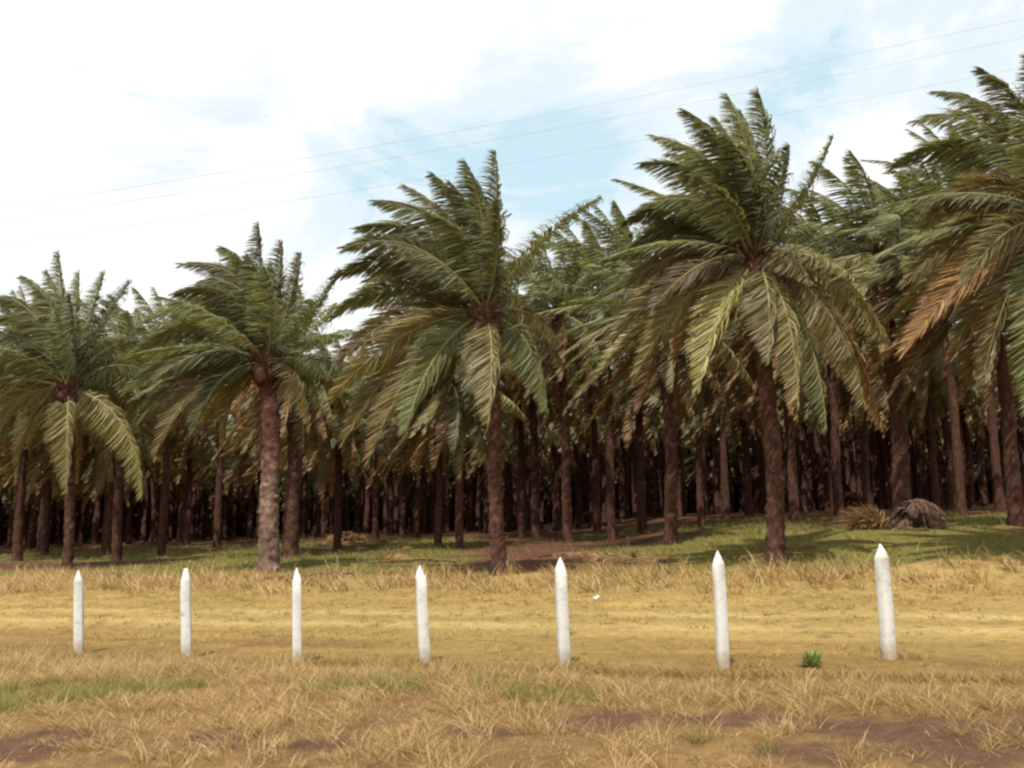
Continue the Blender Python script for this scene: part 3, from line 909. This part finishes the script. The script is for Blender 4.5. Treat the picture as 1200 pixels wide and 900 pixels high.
stuff('undergrowth', parts, [M_FRESH, M_DRY, M_STRAW], 'green grass and brown leaf litter under the palms', 'undergrowth')

# ------------------------------------------------------------------ white fence posts


def post_mesh(w, h, tip, blunt, seed):
    rng = np.random.RandomState(seed)
    mb = MB()
    zs = [-.35, 0, .15, h * .35, h * .7, h - tip - .012, h - tip, h - tip * .45, h]
    hw = [w / 2, w / 2, w / 2 * 1.01, w / 2, w / 2 * .985, w / 2 * .97, w / 2 * .95, w / 2 * (.62 if blunt else .5), w / 2 * (.36 if blunt else .07)]
    bev = .16
    V = []
    for z, a in zip(zs, hw):
        b = a * (1 - bev)
        ring = [(a, -b), (a, b), (b, a), (-b, a), (-a, b), (-a, -b), (-b, -a), (b, -a)]
        jx, jy = rng.randn(2) * .003
        V += [(p + jx + rng.randn() * .0015, q + jy + rng.randn() * .0015, z) for p, q in ring]
    k = 8; n = len(zs)
    i = np.arange(n - 1)[:, None] * k; j = np.arange(k)[None]; j2 = (j + 1) % k
    mb.add(V, np.stack([i + j, i + j2, i + k + j2, i + k + j], -1).reshape(-1, 4))
    mb.add(V[-8:], [list(range(8))])
    return mb.mesh('fence_post', [M_POST])


for i, (tx, bxp, ty, lab) in enumerate(POSTS):
    s = (bxp - 600) / F
    Y = 11.4 / (1 + SL * s)
    Y *= PF[i]
    foot = at(bxp, 780, Y); top = at(tx, ty, Y)
    z0 = gz(foot.x, Y)
    foot.z = z0
    h = (top - foot).length
    o = link('fence_post', post_mesh(.128 + .008 * math.sin(i * 2.3), h, .17, i == 1, 50 + i))
    d = (top - foot).normalized()
    o.matrix_world = Matrix.Translation(foot) @ Vector((0, 0, 1)).rotation_difference(d).to_matrix().to_4x4() @ Matrix.Rotation(.3 + .08 * random.uniform(-1, 1), 4, 'Z')
    tag(o, lab, 'fence post', 'row of white fence posts')

# ------------------------------------------------------------------ heaps of cut fronds, shrub, weed, litter


def heap(px, py, w, d, h, n, seed, label, name='frond_heap', mats=None, ll=.6, fl=2.0, group=None):
    rng = np.random.RandomState(seed)
    p = on_terrain(px, py)
    mb = MB()
    for i in range(n):
        a = rng.rand() * 6.283; rr = math.sqrt(rng.rand())
        x = w * rr * math.cos(a) * .8; y = d * rr * math.sin(a) * .8
        z = h * (1 - rr ** 2) * (.35 + .65 * rng.rand())
        a2 = a + rng.randn() * .7
        L_ = fl * (.6 + .6 * rng.rand())
        t = np.linspace(-.35, .65, 9)[:, None]
        dirv = np.array([[math.cos(a2) * .95, math.sin(a2) * .6, .1]])
        cv = np.array([[x, y, z]]) + dirv * t * L_ - np.array([[0, 0, 1.0]]) * (np.abs(t) ** 2) * h * 1.0
        cv[:, 2] = np.maximum(cv[:, 2], .02)
        fb = frond(cv, side_of(cv, rng, .8), rng, nl=24, ll=ll, lw=.05, segs=2, wind=.2, grav=.8, k=4, r0=.03, petiole=.08)
        off = 0
        for V, Fq, mm in zip(fb.v, fb.f, fb.m):
            V = V.copy(); V[:, 2] = np.maximum(V[:, 2], .01)
            mb.add(V, Fq - off, mm[0]); off += len(V)
    o = link(name, mb.mesh(name, mats or frond_mats('d')), None, (p.x, p.y, gz(p.x, p.y)))
    tag(o, label, 'frond heap' if name == 'frond_heap' else 'shrub', group)
    return o


heap(400, 636, 2.6, 1.8, .75, 40, 1, 'reddish brown heap of dead fronds right of the dark thick trunk', group='heaps of dead fronds')
heap(1074, 620, .8, .7, 1.25, 40, 2, 'rounded grey-brown heap of dead fronds behind the rightmost white post', fl=1.2, ll=.5, mats=[M_MOULD, M_RACHIS_DRY], group='heaps of dead fronds')
heap(745, 660, 1.5, .8, .3, 18, 3, 'low brown scatter of dead fronds left of the sixth white post', group='heaps of dead fronds')

# fallen fronds lying about under the palms
rng = np.random.RandomState(44); first = []
for i in range(3):
    t = np.linspace(-.5, .5, 11)[:, None]
    cv = np.concatenate([t * 3.2, .35 * np.sin(t * 2.5 + i), .16 - .35 * t ** 2 + .03 * i], 1)
    fb = frond(cv, (0, 1, 0), rng, nl=44, ll=.6, lw=.05, segs=2, wind=.1, grav=.5, k=4, r0=.035, petiole=.12)
    for V in fb.v: V[:, 2] = np.maximum(V[:, 2], .03)
    first.append(fb.mesh('fallen_frond', [M_DRY, M_RACHIS_DRY]))
for i in range(14):
    y = rng.uniform(27, 46); x = rng.uniform(-.5, .5) * y
    o = link('fallen_frond', first[i % 3], None, (x, y, gz(x, y) + .05)); o.rotation_euler = (0, 0, rng.rand() * 6.28)
    o.scale = (rng.uniform(.7, 1.1),) * 3
    tag(o, 'one of the brown fallen fronds lying on the green ground among the palms', 'fallen frond', 'fallen fronds under the palms')

# tan shrub beside the tall heap
p = on_terrain(1018, 620)
mb = MB(); rng = np.random.RandomState(8)
n = 900
a = rng.rand(n) * 6.283; el = rng.rand(n) * 1.5
Lb = .35 + .65 * rng.rand(n)
D = np.stack([np.cos(a) * np.cos(el), np.sin(a) * np.cos(el), np.sin(el) + .15], 1)
P0 = rng.randn(n, 3) * np.array([.18, .18, .05]) + [0, 0, .05]
mid = P0 + D * (Lb * .6)[:, None]
tip = P0 + D * Lb[:, None] + np.array([-.2, 0, -.25]) * Lb[:, None]
wd = np.cross(D, rng.randn(n, 3)); wd /= np.linalg.norm(wd, axis=1)[:, None]
V = np.stack([P0 - wd * .012, P0 + wd * .012, mid - wd * .022, mid + wd * .022, tip - wd * .004, tip + wd * .004], 1).reshape(-1, 3)
st = (np.arange(n) * 6)[:, None]
mb.add(V, np.concatenate([st + [0, 1, 3, 2], st + [2, 3, 5, 4]]).reshape(-1, 4))
M_TAN = leaf_mat('tan_shrub_leaf', [(0, (.13, .075, .03)), (.6, (.22, .135, .055)), (1, (.3, .2, .085))], (.22, .15, .07), .2, .7, 0, .15)
tag(link('dry_shrub', mb.mesh('dry_shrub', [M_TAN]), None, (p.x, p.y, gz(p.x, p.y))), 'small tan dried shrub left of the tall brown frond heap', 'shrub')

# green weed behind the posts
p = on_ground(952, 781)
mb = MB(); rng = np.random.RandomState(9); n = 90
a = rng.rand(n) * 6.283; el = .3 + rng.rand(n) * 1.1; Lb = .12 + .12 * rng.rand(n)
D = np.stack([np.cos(a) * np.cos(el), np.sin(a) * np.cos(el), np.sin(el)], 1)
P0 = rng.randn(n, 3) * np.array([.035, .035, .015]) + D * (.04 * rng.rand(n))[:, None]
wd = np.cross(D, [0, 0, 1.0]); wd /= np.linalg.norm(wd, axis=1)[:, None]
mid = P0 + D * (Lb * .5)[:, None]; tip = P0 + D * Lb[:, None] - np.array([0, 0, .03])
V = np.stack([P0 - wd * .004, P0 + wd * .004, mid - wd * .016, mid + wd * .016, tip - wd * .002, tip + wd * .002], 1).reshape(-1, 3)
st = (np.arange(n) * 6)[:, None]
mb.add(V, np.concatenate([st + [0, 1, 3, 2], st + [2, 3, 5, 4]]).reshape(-1, 4))
M_WEED = leaf_mat('weed_leaf', [(0, (.11, .17, .04)), (1, (.22, .27, .08))], (.24, .28, .1), .3, .5, 0)
tag(link('weed', mb.mesh('weed', [M_WEED]), None, (p.x, p.y, gz(p.x, p.y))), 'small bright green weed between the two rightmost posts', 'plant')

# scrap of white litter in the mown strip
M_PAPER = rough_mat('white_litter', [(.3, (.74, .73, .68)), (.7, (.84, .83, .80))], 6, .6, bump=.2)
p = on_ground(699, 704)
rng = np.random.RandomState(3)
gx_, gy_ = np.meshgrid(np.linspace(-.11, .11, 7), np.linspace(-.08, .08, 6))
zz = .05 + .05 * rng.randn(6, 7).clip(-1, 1) + .04 * np.sin(gx_ * 30)
V = np.stack([gx_ + rng.randn(6, 7) * .01, gy_, zz], -1).reshape(-1, 3)
i = (np.arange(5) * 7)[:, None] + np.arange(6)[None]
mb = MB(); mb.add(V, np.stack([i, i + 1, i + 8, i + 7], -1).reshape(-1, 4))
lo_scale = .6
lo = link('litter', mb.mesh('litter', [M_PAPER], True), None, (p.x, p.y, gz(p.x, p.y) + .03))
lo.scale = (lo_scale,) * 3
sm = lo.modifiers.new('thickness', 'SOLIDIFY'); sm.thickness = .006
tag(lo, 'crumpled white scrap of litter on the yellow grass right of the fifth post', 'litter')

# ------------------------------------------------------------------ overhead wires, parallel to the fence
m, nt, N, L = new_mat('wire')
b = N.new('ShaderNodeBsdfPrincipled'); b.inputs['Base Color'].default_value = (.4, .41, .42, 1); b.inputs['Roughness'].default_value = .5
b.inputs['Metallic'].default_value = .6
o = N.new('ShaderNodeOutputMaterial'); L.new(b.outputs[0], o.inputs[0])
M_WIRE = m
for px_, py_, lab in ((1190, 24, 'topmost thin overhead wire crossing the sky at the upper right'),
                      (1190, 46, 'middle thin overhead wire crossing the sky at the upper right'),
                      (1040, 110, 'lowest thin overhead wire, passing just above the tallest palm')):
    s = (px_ - 600) / F
    Y0 = 15.0 / (1 + SL * s)
    p = at(px_, py_, Y0)
    t = np.linspace(-42, 22, 60)
    P = np.stack([p.x + t, p.y - SL * t, p.z + .0016 * ((t + 8) ** 2 - 64)], 1)
    V, Fq = tube(P, .003, 5)
    mb = MB(); mb.add(V, Fq)
    tag(link('overhead_wire', mb.mesh('overhead_wire', [M_WIRE], True)), lab, 'wire', 'overhead wires')

# ------------------------------------------------------------------ sky and sun
SUN_EL, SUN_DIR = R(63), Vector((-.3, -.9, 0)).normalized()      # high, behind the camera and to its left
w = bpy.data.worlds.new('World'); SC.world = w; w.use_nodes = True
nt = w.node_tree; N, L = nt.nodes, nt.links; N.clear()
sky = N.new('ShaderNodeTexSky'); sky.sky_type = 'NISHITA'; sky.sun_disc = False
sky.sun_elevation = SUN_EL; sky.sun_rotation = math.atan2(SUN_DIR.x, SUN_DIR.y)
sky.air_density = 1.0; sky.dust_density = 1.5
tc = N.new('ShaderNodeTexCoord')
mp = N.new('ShaderNodeMapping'); mp.inputs['Scale'].default_value = (1, 1, 2.2); mp.inputs['Location'].default_value = (3.1, .7, .2)
L.new(tc.outputs['Generated'], mp.inputs[0])
nz = noise(N, L, mp.outputs[0], 3.6, 10, .66); nz.inputs['Distortion'].default_value = .5
acc = nz.outputs['Fac']
for px_, py_, rad, amt in ((600, 150, .16, .22), (500, 220, .14, .16), (700, 200, .12, .2), (1100, 70, .2, .24), (930, 110, .14, .2), (300, 80, .09, .2), (420, 190, .1, .14),
                           (150, 240, .12, .12), (80, 120, .3, -.25), (720, 60, .16, -.15), (330, 170, .06, -.12), (500, 30, .2, -.2), (1150, 140, .05, -.2), (1000, 175, .08, -.2)):
    amt *= .62 if amt > 0 else .55; d = ray(px_, py_).normalized()
    dist = N.new('ShaderNodeVectorMath'); dist.operation = 'DISTANCE'; L.new(tc.outputs['Generated'], dist.inputs[0]); dist.inputs[1].default_value = d
    mr = N.new('ShaderNodeMapRange'); mr.interpolation_type = 'SMOOTHSTEP'; mr.inputs[1].default_value = 0; mr.inputs[2].default_value = rad
    mr.inputs[3].default_value = -amt; mr.inputs[4].default_value = 0
    L.new(dist.outputs['Value'], mr.inputs[0])
    ad = N.new('ShaderNodeMath'); ad.operation = 'ADD'; L.new(acc, ad.inputs[0]); L.new(mr.outputs[0], ad.inputs[1]); acc = ad.outputs[0]
cr = ramp(N, [(.27, (0, 0, 0)), (.38, (.45, .45, .45)), (.53, (1, 1, 1))], 'EASE'); L.new(acc, cr.inputs[0])
CLOUD = 6.9
thin = mixc(N, L, 'MIX', .78, sky.outputs[0], (4.75, 6.3, 6.85))
colr = mixc(N, L, 'MIX', cr.outputs[0], thin, (CLOUD, CLOUD, CLOUD * 1.01))
bg = N.new('ShaderNodeBackground'); L.new(colr, bg.inputs[0]); bg.inputs[1].default_value = .10
o = N.new('ShaderNodeOutputWorld'); L.new(bg.outputs[0], o.inputs[0])

ld = bpy.data.lights.new('sun', 'SUN'); ld.energy = 4.0; ld.angle = R(.53); ld.color = (1, .95, .86)
so = bpy.data.objects.new('sun', ld); COL.objects.link(so)
sd = Vector((SUN_DIR.x * math.cos(SUN_EL), SUN_DIR.y * math.cos(SUN_EL), math.sin(SUN_EL)))
so.rotation_euler = sd.to_track_quat('Z', 'Y').to_euler()

# ------------------------------------------------------------------ render settings
SC.view_settings.view_transform = 'Standard'; SC.view_settings.look = 'None'
SC.view_settings.gamma = 1.0; SC.view_settings.use_curve_mapping = False
SC.view_settings.exposure = 0.62
cy_ = SC.cycles
cy_.max_bounces = 6; cy_.diffuse_bounces = 3; cy_.glossy_bounces = 2; cy_.transmission_bounces = 4; cy_.transparent_max_bounces = 8
cy_.use_denoising = True; cy_.denoiser = 'OPENIMAGEDENOISE'
cy_.filter_width = 2.4
